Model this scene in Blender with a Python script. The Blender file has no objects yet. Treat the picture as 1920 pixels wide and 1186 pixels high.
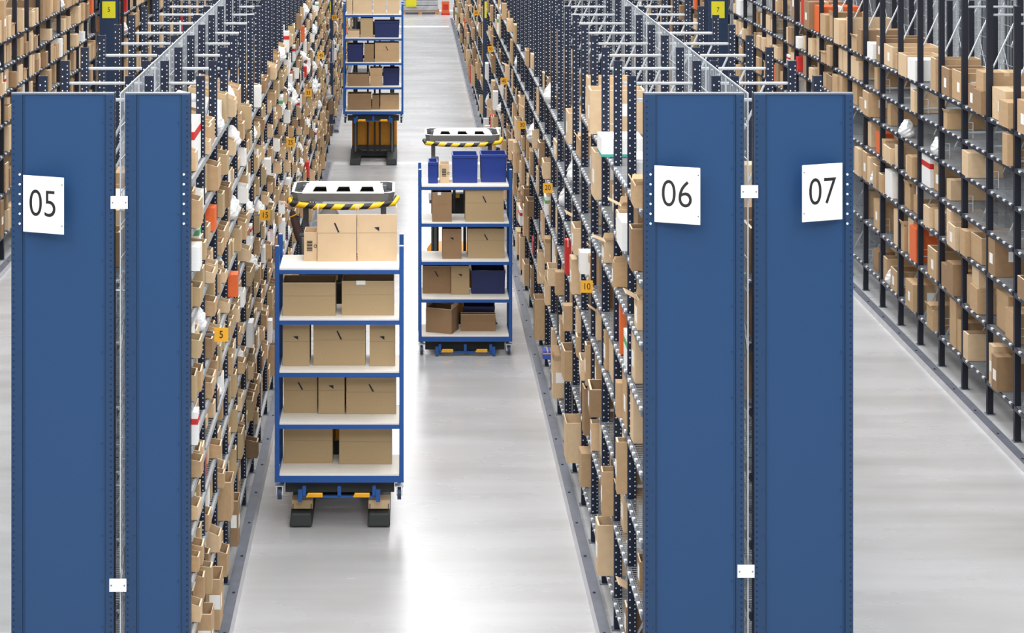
import bpy, math, random
import numpy as np
from mathutils import Vector, Matrix
R = random.Random(7)
SC = bpy.context.scene
COL = SC.collection
F, CX, HY, H = 3700.0, 757.0, -322.0, 7.0     # focal length in px, vanishing point of the aisle, eye height

# ------------------------------------------------------------------ camera, world, lights
cam = bpy.data.cameras.new('camera'); co = bpy.data.objects.new('camera', cam); COL.objects.link(co)
co.location = (0, 0, H); co.rotation_euler = (math.pi/2, 0, 0)
cam.sensor_width = 36; cam.lens = 36*F/1920
cam.shift_x = (960-CX)/1920; cam.shift_y = -(593-HY)/1920
cam.clip_end = 300; cam.clip_start = .5
SC.camera = co
w = bpy.data.worlds.new('hall_light'); SC.world = w; w.use_nodes = True
bg = w.node_tree.nodes['Background']; bg.inputs[0].default_value = (.90, .95, 1, 1); bg.inputs[1].default_value = .5
def area(x, y, z, sx, sy, e, c=(1, .99, .98), rot=(0, 0, 0)):
    l = bpy.data.lights.new('strip_or_front_light', 'AREA'); l.shape = 'RECTANGLE'; l.size = sx; l.size_y = sy; l.energy = e; l.color = c
    o = bpy.data.objects.new('strip_or_front_light', l); o.location = (x, y, z); o.rotation_euler = rot; COL.objects.link(o)
for ax in (.35, -4.75, 5.2):                  # continuous luminaire rows above each aisle
    area(ax, 42, 10.5, 2.8, 84, 3450)
area(-1, 2, 11, 14, 3, 900, rot=(math.radians(38), 0, 0))   # added unseen front light for the faces turned to the camera
SC.view_settings.view_transform = 'Standard'; SC.view_settings.look = 'None'
SC.view_settings.exposure = 0.0; SC.view_settings.gamma = 1; SC.view_settings.use_curve_mapping = False

# ------------------------------------------------------------------ materials
def srgb(c):
    return tuple(((v/255)/12.92 if v/255 <= .04045 else ((v/255+.055)/1.055)**2.4) for v in c)+(1,)
MATS = {}
def mat(name, rgb, rough=.5, metal=0, var=.06, scale=12, spec=.5, bump=0, trans=0, emis=0):
    m = bpy.data.materials.new(name); m.use_nodes = True; nt = m.node_tree; b = nt.nodes['Principled BSDF']
    c = srgb(rgb)
    b.inputs['Roughness'].default_value = rough; b.inputs['Metallic'].default_value = metal
    b.inputs['Specular IOR Level'].default_value = spec
    tc = nt.nodes.new('ShaderNodeTexCoord'); n = nt.nodes.new('ShaderNodeTexNoise'); n.inputs['Scale'].default_value = scale
    n.inputs['Detail'].default_value = 3
    nt.links.new(tc.outputs['Object'], n.inputs['Vector'])
    mix = nt.nodes.new('ShaderNodeMix'); mix.data_type = 'RGBA'
    mix.inputs[6].default_value = tuple(max(0, v*(1-var*2)) for v in c[:3])+(1,)
    mix.inputs[7].default_value = tuple(min(1, v*(1+var*2)) for v in c[:3])+(1,)
    nt.links.new(n.outputs['Fac'], mix.inputs[0]); nt.links.new(mix.outputs[2], b.inputs['Base Color'])
    if bump:
        bp = nt.nodes.new('ShaderNodeBump'); bp.inputs['Strength'].default_value = bump; bp.inputs['Distance'].default_value = .01
        nt.links.new(n.outputs['Fac'], bp.inputs['Height']); nt.links.new(bp.outputs[0], b.inputs['Normal'])
    if trans: b.inputs['Transmission Weight'].default_value = trans
    MATS[name] = m; return m
mat('navy_steel', (14, 28, 52), .45, .0, .1, 5)
mat('black_steel', (24, 28, 42), .5, .0, .1, 5)
mat('slate_rail', (52, 56, 70), .4, .2, .1, 8)
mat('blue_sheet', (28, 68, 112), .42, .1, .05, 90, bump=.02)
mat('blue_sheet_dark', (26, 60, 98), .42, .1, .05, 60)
mat('hole_dark', (16, 28, 48), .7)
mat('zinc', (205, 212, 218), .3, .35, .08, 20)
mat('zinc_or_lit_hole', (236, 240, 244), .35, .0, .03)
mat('zinc_dull', (176, 180, 184), .45, .25, .08, 14)
mat('zinc_grey', (128, 134, 142), .38, .45, .1, 14)
mat('wire', (176, 182, 188), .35, .3, .05)
mat('kraft', (188, 156, 118), .85, 0, .07, 6)
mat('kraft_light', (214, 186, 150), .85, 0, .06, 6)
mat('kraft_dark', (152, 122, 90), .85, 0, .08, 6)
mat('kraft_olive', (180, 156, 119), .85, 0, .05, 70)
mat('kraft_edge', (240, 220, 190), .85)
mat('white_card', (238, 238, 236), .7, 0, .03)
mat('label_white', (245, 245, 242), .6, 0, .02)
mat('print_black', (28, 28, 30), .6)
mat('red_card', (205, 42, 38), .55); mat('orange_card', (228, 106, 50), .55); mat('green_card', (90, 170, 110), .6)
mat('blue_card', (60, 90, 190), .55); mat('teal_card', (70, 170, 160), .6)
mat('polybag', (232, 236, 236), .22, 0, .12, 9, bump=.4)
mat('cart_blue', (30, 84, 158), .35, .1, .05, 10)
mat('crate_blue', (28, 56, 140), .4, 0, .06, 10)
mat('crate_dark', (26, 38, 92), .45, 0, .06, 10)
mat('shelf_white', (240, 236, 228), .55, 0, .03, 8)
mat('rubber', (34, 38, 46), .6); mat('rubber_blue', (44, 62, 90), .5)
mat('amber', (250, 176, 20), .3)
mat('truck_grey', (112, 114, 118), .5, .1, .06, 60, bump=.05)
mat('truck_dark', (52, 56, 56), .6, .1, .08, 30)
mat('truck_yellow', (222, 150, 20), .5, 0, .05)
mat('roof_white', (240, 238, 232), .45, 0, .02)
mat('tag_yellow', (244, 178, 44), .6, 0, .03); mat('sign_yellow', (236, 224, 40), .55, 0, .03); mat('sign_blue', (40, 60, 150), .5)
mat('skin', (222, 178, 150), .55, 0, .05); mat('sleeve_brown', (74, 54, 52), .8, 0, .1, 40); mat('trousers', (30, 30, 36), .85)
mat('cap_white', (250, 251, 252), .7, 0, .03, 30); mat('cap_pink', (170, 40, 90), .7); mat('hair', (40, 28, 22), .6)
mat('kerb', (104, 108, 120), .5, .2, .16, 7); mat('kerb_side', (196, 196, 200), .5, .1, .08, 7)
mat('line_white', (244, 244, 240), .4); mat('wood', (206, 150, 98), .75, 0, .12, 8)
mat('wrap_grey', (186, 188, 192), .3, 0, .2, 5, bump=.4); mat('column_blue', (34, 54, 84), .5, 0, .05)
mat('wall_grey', (190, 192, 196), .8)
def hazard():
    m = bpy.data.materials.new('hazard_stripe'); m.use_nodes = True; nt = m.node_tree; b = nt.nodes['Principled BSDF']
    tc = nt.nodes.new('ShaderNodeTexCoord'); sp = nt.nodes.new('ShaderNodeSeparateXYZ'); nt.links.new(tc.outputs['Object'], sp.inputs[0])
    a = nt.nodes.new('ShaderNodeMath'); a.operation = 'SUBTRACT'; nt.links.new(sp.outputs[0], a.inputs[0]); nt.links.new(sp.outputs[2], a.inputs[1])
    f = nt.nodes.new('ShaderNodeMath'); f.operation = 'MULTIPLY'; nt.links.new(a.outputs[0], f.inputs[0]); f.inputs[1].default_value = 5.1
    g = nt.nodes.new('ShaderNodeMath'); g.operation = 'FRACT'; nt.links.new(f.outputs[0], g.inputs[0])
    h = nt.nodes.new('ShaderNodeMath'); h.operation = 'GREATER_THAN'; h.inputs[1].default_value = .56; nt.links.new(g.outputs[0], h.inputs[0])
    x = nt.nodes.new('ShaderNodeMix'); x.data_type = 'RGBA'; x.inputs[6].default_value = srgb((246, 198, 30)); x.inputs[7].default_value = srgb((34, 34, 34))
    nt.links.new(h.outputs[0], x.inputs[0]); nt.links.new(x.outputs[2], b.inputs['Base Color']); b.inputs['Roughness'].default_value = .45
    MATS['hazard_stripe'] = m
hazard()
def floor_mat():
    m = bpy.data.materials.new('polished_concrete'); m.use_nodes = True; nt = m.node_tree; b = nt.nodes['Principled BSDF']
    tc = nt.nodes.new('ShaderNodeTexCoord')
    def noise(sx, sy, s, d=5):
        mp = nt.nodes.new('ShaderNodeMapping'); mp.inputs['Scale'].default_value = (sx, sy, 1); nt.links.new(tc.outputs['Object'], mp.inputs[0])
        n = nt.nodes.new('ShaderNodeTexNoise'); n.inputs['Scale'].default_value = s; n.inputs['Detail'].default_value = d
        nt.links.new(mp.outputs[0], n.inputs['Vector']); return n
    n1 = noise(.5, .7, 1.1); n2 = noise(.25, 2.2, 1.0)
    r = nt.nodes.new('ShaderNodeValToRGB'); r.color_ramp.elements[0].position = .32; r.color_ramp.elements[1].position = .66
    r.color_ramp.elements[0].color = srgb((176, 176, 175)); r.color_ramp.elements[1].color = srgb((204, 205, 208))
    mx = nt.nodes.new('ShaderNodeMath'); mx.operation = 'ADD'; nt.links.new(n1.outputs['Fac'], mx.inputs[0]); nt.links.new(n2.outputs['Fac'], mx.inputs[1])
    hv = nt.nodes.new('ShaderNodeMath'); hv.operation = 'MULTIPLY'; hv.inputs[1].default_value = .5; nt.links.new(mx.outputs[0], hv.inputs[0])
    nt.links.new(hv.outputs[0], r.inputs[0]); nt.links.new(r.outputs[0], b.inputs['Base Color'])
    rr = nt.nodes.new('ShaderNodeMapRange'); rr.inputs[3].default_value = .2; rr.inputs[4].default_value = .34
    nt.links.new(hv.outputs[0], rr.inputs[0]); nt.links.new(rr.outputs[0], b.inputs['Roughness'])
    b.inputs['Specular IOR Level'].default_value = .55; b.inputs['IOR'].default_value = 1.55
    MATS['concrete'] = m
floor_mat()

# ------------------------------------------------------------------ mesh helpers
class MB:
    def __init__(s): s.v = []; s.f = []; s.m = []; s.names = []
    def mi(s, n):
        if n not in s.names: s.names.append(n)
        return s.names.index(n)
    def add(s, vs, fs, m):
        k = len(s.v); s.v += [tuple(v) for v in vs]
        mm = s.mi(m)
        for f in fs: s.f.append(tuple(i+k for i in f)); s.m.append(mm)
    def box(s, x0, x1, y0, y1, z0, z1, m):
        vs = [(x0,y0,z0),(x1,y0,z0),(x1,y1,z0),(x0,y1,z0),(x0,y0,z1),(x1,y0,z1),(x1,y1,z1),(x0,y1,z1)]
        s.add(vs, [(0,3,2,1),(4,5,6,7),(0,1,5,4),(1,2,6,5),(2,3,7,6),(3,0,4,7)], m)
    def hexa(s, vs, m):      # bottom ring 4, top ring 4
        s.add(vs, [(0,3,2,1),(4,5,6,7),(0,1,5,4),(1,2,6,5),(2,3,7,6),(3,0,4,7)], m)
    def bar(s, p, q, r, m, n=4):
        p = Vector(p); q = Vector(q); d = (q-p).normalized()
        a = d.cross(Vector((0,0,1)) if abs(d.z) < .9 else Vector((1,0,0))).normalized(); b = d.cross(a)
        vs = []
        for c in (p, q):
            for i in range(n):
                t = 2*math.pi*(i+.5)/n; vs.append(c+a*math.cos(t)*r+b*math.sin(t)*r)
        fs = [(i, (i+1) % n, n+(i+1) % n, n+i) for i in range(n)]+[tuple(range(n))[::-1], tuple(range(n, 2*n))]
        s.add(vs, fs, m)
    def tube(s, pts, r, m, n=8):
        pts = [Vector(p) for p in pts]; k = len(s.v); mm = s.mi(m); rs = r if isinstance(r, (list, tuple)) else [r]*len(pts)
        for j, p in enumerate(pts):
            d = (pts[min(j+1, len(pts)-1)]-pts[max(j-1, 0)]).normalized()
            a = d.cross(Vector((0,0,1)) if abs(d.z) < .9 else Vector((1,0,0))).normalized(); b = d.cross(a)
            for i in range(n):
                t = 2*math.pi*i/n; s.v.append(tuple(p+a*math.cos(t)*rs[j]+b*math.sin(t)*rs[j]))
        for j in range(len(pts)-1):
            for i in range(n): s.f.append((k+j*n+i, k+j*n+(i+1) % n, k+(j+1)*n+(i+1) % n, k+(j+1)*n+i)); s.m.append(mm)
        s.f.append(tuple(k+i for i in range(n))[::-1]); s.m.append(mm)
        s.f.append(tuple(k+(len(pts)-1)*n+i for i in range(n))); s.m.append(mm)
    def prism(s, poly, y0, y1, m):   # polygon in x,z extruded in y
        n = len(poly); vs = [(x, y0, z) for x, z in poly]+[(x, y1, z) for x, z in poly]
        s.add(vs, [(i, (i+1) % n, n+(i+1) % n, n+i) for i in range(n)]+[tuple(range(n))[::-1], tuple(range(n, 2*n))], m)
    def disc(s, c, r, axis, h, m, n=20):
        d = Vector(axis)*h/2; s.bar(Vector(c)-d, Vector(c)+d, r, m, n)
    def mesh(s, name):
        me = bpy.data.meshes.new(name); me.from_pydata(s.v, [], s.f)
        for n in s.names: me.materials.append(MATS[n])
        me.polygons.foreach_set('material_index', s.m); me.update(); return me
    def build(s, name, parent=None, loc=(0, 0, 0), rz=0):
        return put(name, s.mesh(name), parent, loc, rz)
def put(name, me, parent=None, loc=(0, 0, 0), rz=0):
    o = bpy.data.objects.new(name, me); COL.objects.link(o); o.location = loc; o.rotation_euler = (0, 0, rz)
    if parent: o.parent = parent
    return o
def tag(o, label=None, cat=None, group=None, kind=None):
    if label: o['label'] = label
    if cat: o['category'] = cat
    if group: o['group'] = group
    if kind: o['kind'] = kind
    return o
def empty(name, loc=(0, 0, 0), rz=0):
    o = bpy.data.objects.new(name, None); COL.objects.link(o); o.location = loc; o.rotation_euler = (0, 0, rz); o.empty_display_size = .1; return o
def smooth(o, bevel=0):
    for p in o.data.polygons: p.use_smooth = True
    return o
def bev(o, wd=.006, seg=2):
    b = o.modifiers.new('bevel', 'BEVEL'); b.width = wd; b.segments = seg; b.limit_method = 'ANGLE'; return o
def merged(name, items, parent=None, loc=(0, 0, 0)):
    """items: list of (MB, Matrix) -> one mesh object"""
    names = []; V = []; FC = []; M = []; k = 0
    cache = {}
    for mb, mx in items:
        key = id(mb)
        if key not in cache: cache[key] = np.array(mb.v, dtype=float)
        a = cache[key]; m = np.array(mx)
        V.append(a @ m[:3, :3].T+m[:3, 3])
        mp = []
        for n in mb.names:
            if n not in names: names.append(n)
            mp.append(names.index(n))
        FC += [tuple(i+k for i in f) for f in mb.f]; M += [mp[i] for i in mb.m]; k += len(a)
    me = bpy.data.meshes.new(name); me.from_pydata(np.concatenate(V).tolist(), [], FC)
    for n in names: me.materials.append(MATS[n])
    me.polygons.foreach_set('material_index', M); me.update()
    return put(name, me, parent, loc)
def text(s, size, m, name, parent=None, loc=(0, 0, 0), rot=(math.pi/2, 0, 0), thin=0, sx=1):
    c = bpy.data.curves.new(name, 'FONT'); c.body = s; c.size = size; c.align_x = 'CENTER'; c.align_y = 'CENTER'; c.extrude = .001; c.offset = thin
    c.materials.append(MATS[m]); o = bpy.data.objects.new(name, c); COL.objects.link(o); o.location = loc; o.rotation_euler = rot; o.scale = (sx, 1, 1)
    bpy.context.view_layer.update(); me = bpy.data.meshes.new_from_object(o.evaluated_get(bpy.context.evaluated_depsgraph_get())); bpy.data.objects.remove(o)
    o = bpy.data.objects.new(name, me); COL.objects.link(o); o.location = loc; o.rotation_euler = rot; o.scale = (sx, 1, 1)
    if parent: o.parent = parent
    return o
def proj(x, y, z): return CX+F*x/y, HY+F*(H-z)/y

# ------------------------------------------------------------------ the hall
m = MB(); m.add([(-30, -2, 0), (32, -2, 0), (32, 96, 0), (-30, 96, 0), (-30, -2, -.2), (32, -2, -.2), (32, 96, -.2), (-30, 96, -.2)],
               [(0, 1, 2, 3), (4, 7, 6, 5), (0, 4, 5, 1), (1, 5, 6, 2), (2, 6, 7, 3), (3, 7, 4, 0)], 'concrete')
tag(m.build('floor'), kind='structure')
m = MB(); m.box(-30, 32, 96, 96.2, 0, 11, 'wall_grey'); tag(m.build('wall_back'), kind='structure')
Y0, BAY, TOP = 15.12, 1.055, 4.97
NB = 54; YE = Y0+NB*BAY
def rail(x0, x1, y0, y1, face, n):
    m = MB(); a, b = (x0, x1)
    m.hexa([(a, y0, 0), (b, y0, 0), (b, y1, 0), (a, y1, 0), (a+(.02 if face > 0 else 0), y0, .07), (b-(.02 if face < 0 else 0), y0, .07), (b-(.02 if face < 0 else 0), y1, .07), (a+(.02 if face > 0 else 0), y1, .07)], 'kerb')
    m.m = [0]*6
    fi = 3+2 if face > 0 else 3
    m.m[fi] = m.mi('kerb_side')
    k = 0
    while y0+.5+k*.9 < y1 and k < 60:                 # bolts through the guide rail
        yy = y0+.5+k*.9; m.disc(((a+b)/2, yy, .072), .014, (0, 0, 1), .008, 'hole_dark', 8); k += 1
    tag(m.build('trim_%d' % n), kind='structure')
rail(-1.60, -1.485, 12, 41, 0-1, 1); rail(-1.60, -1.485, 45.4, YE, -1, 2)
rail(1.67, 1.785, 12, YE, 1, 3); rail(6.74, 6.87, 14, YE, 1, 4); rail(-6.40, -6.27, 14, YE, -1, 5)
for i, (yy, ww, xa, xb) in enumerate(((41.1, .16, -1.3, .3), (69.4, .25, -1.3, 1.6), (YE+3.4, .2, -12, 12))):
    m = MB(); m.box(xa if i else -1.46, xb if i else 1.66, yy, yy+ww*2, .0, .004, 'line_white'); tag(m.build('trim_%d' % (6+i)), kind='structure')

# ------------------------------------------------------------------ rack pieces
def post_mb(face, ps='navy_steel', dots=True):
    m = MB(); wx, wy = .07, .06
    m.box(-wx/2, wx/2, 0, .012, 0, TOP, ps)
    m.box(-wx/2, -wx/2+.01, .012, wy, 0, TOP, ps); m.box(wx/2-.01, wx/2, .012, wy, 0, TOP, ps)
    m.box(-.055, .055, -.02, .08, 0, .008, 'zinc_grey')
    if not dots: return m
    z = .12; k = 0
    while z < TOP-.05:                                # punched rows; bright quads stand in for light showing through the holes
        r = .0052; m.add([(-.019-r, -.0015, z-r), (-.019+r, -.0015, z-r), (-.019+r, -.0015, z+r*1.3), (-.019-r, -.0015, z+r*1.3)], [(0, 1, 2, 3)], 'zinc_or_lit_hole')
        z += .062
    z = .1
    while z < TOP-.03:
        r = .004; m.add([(.022-r, -.0015, z-r), (.022+r, -.0015, z-r), (.022+r, -.0015, z+r*1.4), (.022-r, -.0015, z+r*1.4)], [(0, 1, 2, 3)], 'zinc_or_lit_hole')
        x = face*(wx/2+.0015)
        q = [(x, .02, z-r), (x, .034, z-r), (x, .034, z+r*1.4), (x, .02, z+r*1.4)]
        m.add(q if face > 0 else q[::-1], [(0, 1, 2, 3)], 'hole_dark')
        z += .036
    return m
def brace_mb(d):           # between two posts of a frame, x from 0 to d
    m = MB(); a, b = .035, d-.035
    for z in (.25, 1.6, 3.2, TOP-.2): m.bar((a, .03, z), (b, .03, z), .014, 'zinc', 6)
    for z0, z1 in ((.3, 1.55), (1.65, 3.15), (3.25, TOP-.25)): m.bar((a, .035, z0), (b, .035, z1), .012, 'zinc', 6)
    for x in (a, b):
        m.disc((x, .028, TOP-.2), .022, (1, 0, 0), .02, 'zinc_or_lit_hole', 10)
    return m
def deck_mb(d, railmat, side, step=.045, wires=True):     # x 0..d, y 0..BAY, z at 0 ; side: -1 aisle at x=0, 1 aisle at x=d
    m = MB(); L = BAY-.07
    n = int(L/step)
    for i in range(n+1):
        y = .065+i*L/n; m.box(.01, d-.01, y, y+.006, -.006, 0, 'wire')
    for i in range(5):
        x = .02+i*(d-.04)/4; m.box(x, x+.005, .06, BAY, -.012, -.006, 'wire')
    xb = d if side < 0 else 0; m.box(xb-.01, xb+.01, .06, BAY, -.045, -.0, railmat)
    return m
def rail_mb(d, railmat, side):
    m = MB(); xf = 0 if side < 0 else d
    m.box(xf-.01, xf+.01, .06, BAY, -.045, .004, railmat)
    if side > 0 and d < .6: return m          # the narrow rack has smooth rails
    out = xf+side*.011; k = 4 if railmat == 'slate_rail' else 6
    for i in range(k):
        y = .12+i*(BAY-.12)/k; x0, x1 = sorted((out-side*.018, out+side*.006))
        m.box(x0, x1, y, y+(.055 if k == 4 else .035), -.012, .009, 'zinc_or_lit_hole')
    return m
def divider_mb(d, side, h=.2):
    m = MB(); x0, x1 = (.01, .15) if side < 0 else (d-.15, d-.01)
    for x in (x0, x1): m.bar((x, .068, 0), (x, .068, h), .005, 'zinc_or_lit_hole')
    for z in (h, h*.55): m.bar((x0, .068, z), (x1, .068, z), .005, 'zinc_or_lit_hole')
    return m

RACKS = {}
def rack(key, label, x0, x1, side, levels, b0=0, b1=NB, railmat='slate_rail', skip=(), panel=None, nopost=()):
    """one run of shelving; side = which face looks onto the visible aisle (-1: x0, 1: x1)"""
    d = x1-x0; root = empty('shelving_rack', (x0, Y0+b0*BAY, 0)); tag(root, label, 'rack', 'long shelving racks along the aisles')
    dk_ = key in 'EFGI'; pl = post_mb(-1, 'black_steel' if dk_ else 'navy_steel', not dk_), post_mb(1, 'black_steel' if dk_ else 'navy_steel', not dk_); me = [p.mesh('post') for p in pl]; bm = brace_mb(d); bme = bm.mesh('frame_brace')
    dk = deck_mb(d, railmat, side); dme = dk.mesh('wire_shelf'); rl = rail_mb(d, railmat, side); rme = rl.mesh('shelf_rail'); dv = divider_mb(d, side); dvm = dv.mesh('shelf_divider')
    rest_p = []; rest_b = []
    for i in range(b0, b1+1):
        if i in nopost: continue
        y = (i-b0)*BAY
        for j, x in enumerate((.035, d-.035)):
            if i-b0 < 50: put('post', me[j], root, (x, y, 0))
            else: rest_p.append((pl[j], Matrix.Translation((x, y, 0))))
        put('frame_brace', bme, root, (0, y, 0))
    if rest_p: tag(merged('post', rest_p, root), kind='stuff')
    cells = []
    for i in range(b0, b1):
        if i in skip: continue
        for l, z in enumerate(levels(i)): cells.append((i, l, z))
    def area_px(c):
        i, l, z = c; y = Y0+(i+.5)*BAY; px, py = proj(x0 if side < 0 else x1, y, z)
        vis = 0 <= px <= 1920 and 0 <= py <= 1186
        if key == 'A' and px < 358 or key in 'BC' and px > 1206 and py > 168: vis = False
        if key == 'F' and px < 1590 and py > 166: vis = False
        if key == 'E' and px > 25 and py > 180: vis = False
        return (0 if vis else 1, y)
    cells.sort(key=area_px)
    far = []; farr = []
    for n, (i, l, z) in enumerate(cells):
        y = (i-b0)*BAY
        if n < 100:
            s = put('wire_shelf', dme, root, (0, y, z)); r_ = put('shelf_rail', rme, s, (0, 0, 0))
            if (i+l) % 2 == 0: put('shelf_divider', dvm, s, (0, 0, 0))
        else:
            far.append((dk, Matrix.Translation((0, y, z)))); far.append((rl, Matrix.Translation((0, y, z))))
    if far: tag(merged('wire_shelf', far, root), kind='stuff')
    if panel:
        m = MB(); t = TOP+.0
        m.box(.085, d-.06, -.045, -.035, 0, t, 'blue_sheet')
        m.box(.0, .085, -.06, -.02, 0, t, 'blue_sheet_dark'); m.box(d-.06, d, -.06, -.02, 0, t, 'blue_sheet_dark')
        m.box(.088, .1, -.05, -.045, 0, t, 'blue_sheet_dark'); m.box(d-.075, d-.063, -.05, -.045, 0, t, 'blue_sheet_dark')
        m.box(0, d, -.06, -.018, t, t+.012, 'zinc_grey')
        z = .05
        while z < t-.04:
            for x in (.018, d-.02): m.add([(x-.006, -.0615, z), (x+.006, -.0615, z), (x+.006, -.0615, z+.014), (x-.006, -.0615, z+.014)], [(0, 1, 2, 3)], 'hole_dark')
            z += .045
        z = .2
        while z < t:
            for x in (.065, d-.09): m.disc((x, -.061 if x < .08 else -.046, z), .008, (0, 1, 0), .006, 'blue_sheet_dark', 8)
            z += .35
        for k in range(6): 
            x = {'05': .065, '06': .045, '07': d-.045}.get(panel, d-.045); m.disc((x, -.063, 4.36-k*.075), .009, (0, 1, 0), .006, 'zinc_or_lit_hole', 8)
        tag(m.build('end_panel', root), 'plain blue sheet steel end panel')
    RACKS[key] = dict(x0=x0, x1=x1, side=side, levels=levels, b0=b0, b1=b1, skip=skip)
    return root
SK_A = (27, 28); SK_E = (25, 26, 27, 28)
COLB = 28    # the bay of the building columns
LA = [.28, .78, 1.2, 1.56]+[1.9+.335*k for k in range(7)]
LB = [.28, .95, 1.5, 2.02, 2.52, 3.02, 3.5]
LE = [.41, 1.08, 1.70, 2.2, 2.69, 3.12, 3.55]
rack('A', 'narrow navy shelving rack of picking bins beside the main aisle, next to rack five', -2.125, -1.633, 1, lambda i: LA+([4.3] if i < 4 else []), railmat='zinc_dull', skip=SK_A, nopost=(28,), panel='n')
rack('D', 'shelving rack whose blue end panel carries the white number five sign', -2.995, -2.215, 1, lambda i: LB, railmat='zinc_grey', panel='05')
rack('B', 'shelving rack whose blue end panel carries the white number six sign', 1.838, 2.597, -1, lambda i: LB+([4.05] if i < 5 else []), railmat='zinc_grey', skip=SK_A, nopost=(28,), panel='06')
rack('C', 'shelving rack whose blue end panel carries the white number seven sign', 2.677, 3.43, -1, lambda i: LB, railmat='slate_rail', panel='07')
rack('F', 'dark shelving rack of large cartons across the aisle from rack seven', 6.97, 7.73, -1, lambda i: LE, b0=4, skip=SK_E, nopost=(26, 27, 28))
rack('E', 'dark shelving rack of cartons across the aisle from rack five', -7.25, -6.49, 1, lambda i: LE, b0=10, skip=SK_E, nopost=(26, 27, 28))
rack('G', 'shelving rack standing back to back behind the cartons facing rack seven', 7.83, 8.59, -1, lambda i: LE[:6], b0=4, b1=30)
rack('I', 'shelving rack standing back to back behind the cartons facing rack five', -8.11, -7.35, 1, lambda i: LE, b0=14, b1=40)

def mesh_run(x, b0, b1, label, top=TOP+.0):
    root = empty('mesh_partition', (x, Y0+b0*BAY, 0)); tag(root, label, 'wire mesh', 'galvanised mesh partitions between back-to-back racks')
    m = MB(); n = 17
    for i in range(n):
        y = .03+i*(BAY-.03)/n; m.box(-.002, .002, y, y+.004, .15, top, 'zinc')
    for k in range(20):
        z = .16+k*(top-.17)/19; m.box(-.003, .003, .01, BAY, z, z+.006, 'zinc')
    m.bar((0, 0, .12), (0, 0, top), .007, 'zinc'); m.bar((0, 0, top), (0, BAY, top), .005, 'zinc')
    for z in (1.2, 3.0): m.bar((0, .02, z), (0, BAY-.02, z+1.2), .007, 'zinc')
    me = m.mesh('mesh_panel')
    for i in range(b0, b1): put('mesh_panel', me, root, (0, (i-b0)*BAY, 0))
mesh_run(-2.17, 0, NB, 'tall galvanised wire mesh rising between the narrow rack and rack five')
mesh_run(2.637, 0, NB, 'tall galvanised wire mesh rising between rack six and rack seven')
mesh_run(7.78, 4, 34, 'tall galvanised wire mesh behind the rack of large cartons facing rack seven')

# spacer plates, aisle signs
for x, z, lab in ((-2.17, 4.147, 'small white plate tying rack five to the narrow rack, beside the number five sign'), (-2.18, 1.23, 'small white plate tying rack five to the narrow rack, near the frame bottom'),
                  (2.637, 4.23, 'small white plate tying rack six to rack seven, between the number six and seven signs'), (2.61, 1.336, 'small white plate tying rack six to rack seven, near the frame bottom')):
    m = MB(); m.box(-.065, .065, -.012, 0, -.048, .048, 'zinc_or_lit_hole'); m.disc((-.05, -.014, .0), .006, (0, 1, 0), .006, 'zinc_grey', 8); m.disc((.05, -.014, 0), .006, (0, 1, 0), .006, 'zinc_grey', 8)
    tag(m.build('spacer_plate', None, (x, Y0-.062, z)), lab, 'plate', 'spacer plates between rack ends')
def aisle_sign(t, px, py, hinge, lab):
    y = Y0-.12; s = F/y; x = (px-CX)/s; z = H-(py-HY)/s
    root = empty('aisle_sign', (x, y-.055, z), 0); tag(root, lab, 'sign', 'white aisle number signs')
    yaw = math.radians(20)*hinge; root.rotation_euler = (0, 0, -yaw)
    m = MB(); m.box(-.176, .176, -.004, .004, -.215, .215, 'label_white'); bev(m.build('board', root), .003, 1)
    m = MB(); a = .165*hinge; m.box(a-.02, a+.02, .004, .025, -.18, .18, 'label_white'); m.box(a-.006, a+.006, .025, .1, -.05, .05, 'zinc_grey'); 
    m2 = MB()
    for zz in (-.15, .16): m2.disc((a*.98, -.006, zz), .005, (0, 1, 0), .004, 'zinc_grey', 8)
    m2.build('screw', root)
    m3 = MB(); m3.box(-a-.012, -a+.012, .004, .02, -.15, .15, 'zinc_grey'); m3.build('bracket', root)
    text(t, .29, 'print_black', 'numerals', root, (-.002, -.0055, 0.0), thin=-.002, sx=.86)
aisle_sign('05', 84, 381, 1, 'white sign with the number five on the wide blue end panel')
aisle_sign('06', 1268, 363, 1, 'white sign with the number six on a blue end panel')
aisle_sign('07', 1539, 358, -1, 'white sign with the number seven on a blue end panel')

# building columns with signs
def column(x0, x1, t, lab, sx, num):
    y = Y0+COLB*BAY+.25; m = MB()
    m.box(x0, x1, y, y+.06, 0, 8, 'column_blue'); m.box(x0, x1, y+.34, y+.4, 0, 8, 'column_blue'); m.box((x0+x1)/2-.03, (x0+x1)/2+.03, y+.06, y+.34, 0, 8, 'column_blue')
    tag(m.build('steel_column'), kind='structure')
    m = MB(); m.box(-.15, .15, -.01, 0, -.19, .19, 'sign_yellow'); 
    r = tag(m.build('column_sign', None, (sx, y-.005, 2.87)), lab, 'sign', 'yellow signs on the steel columns')
    text(num, .15, 'print_black', 'numeral', r, (0, -.012, 0), sx=.9)
    return y
yc = column(-6.92, -6.52, '5', 'yellow sign with the number five on the navy column by the rack facing five', -6.71, '5')
column(6.93, 7.39, '7', 'yellow sign with the number seven on the navy column by the rack facing seven', 7.15, '7')
column(-1.99, -1.62, '5', 'narrow yellow sign on the column in the narrow rack beside the main aisle', -1.81, '5')
column(1.83, 2.2, '7', 'narrow yellow sign on the column standing in rack six', 1.99, '6')
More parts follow.
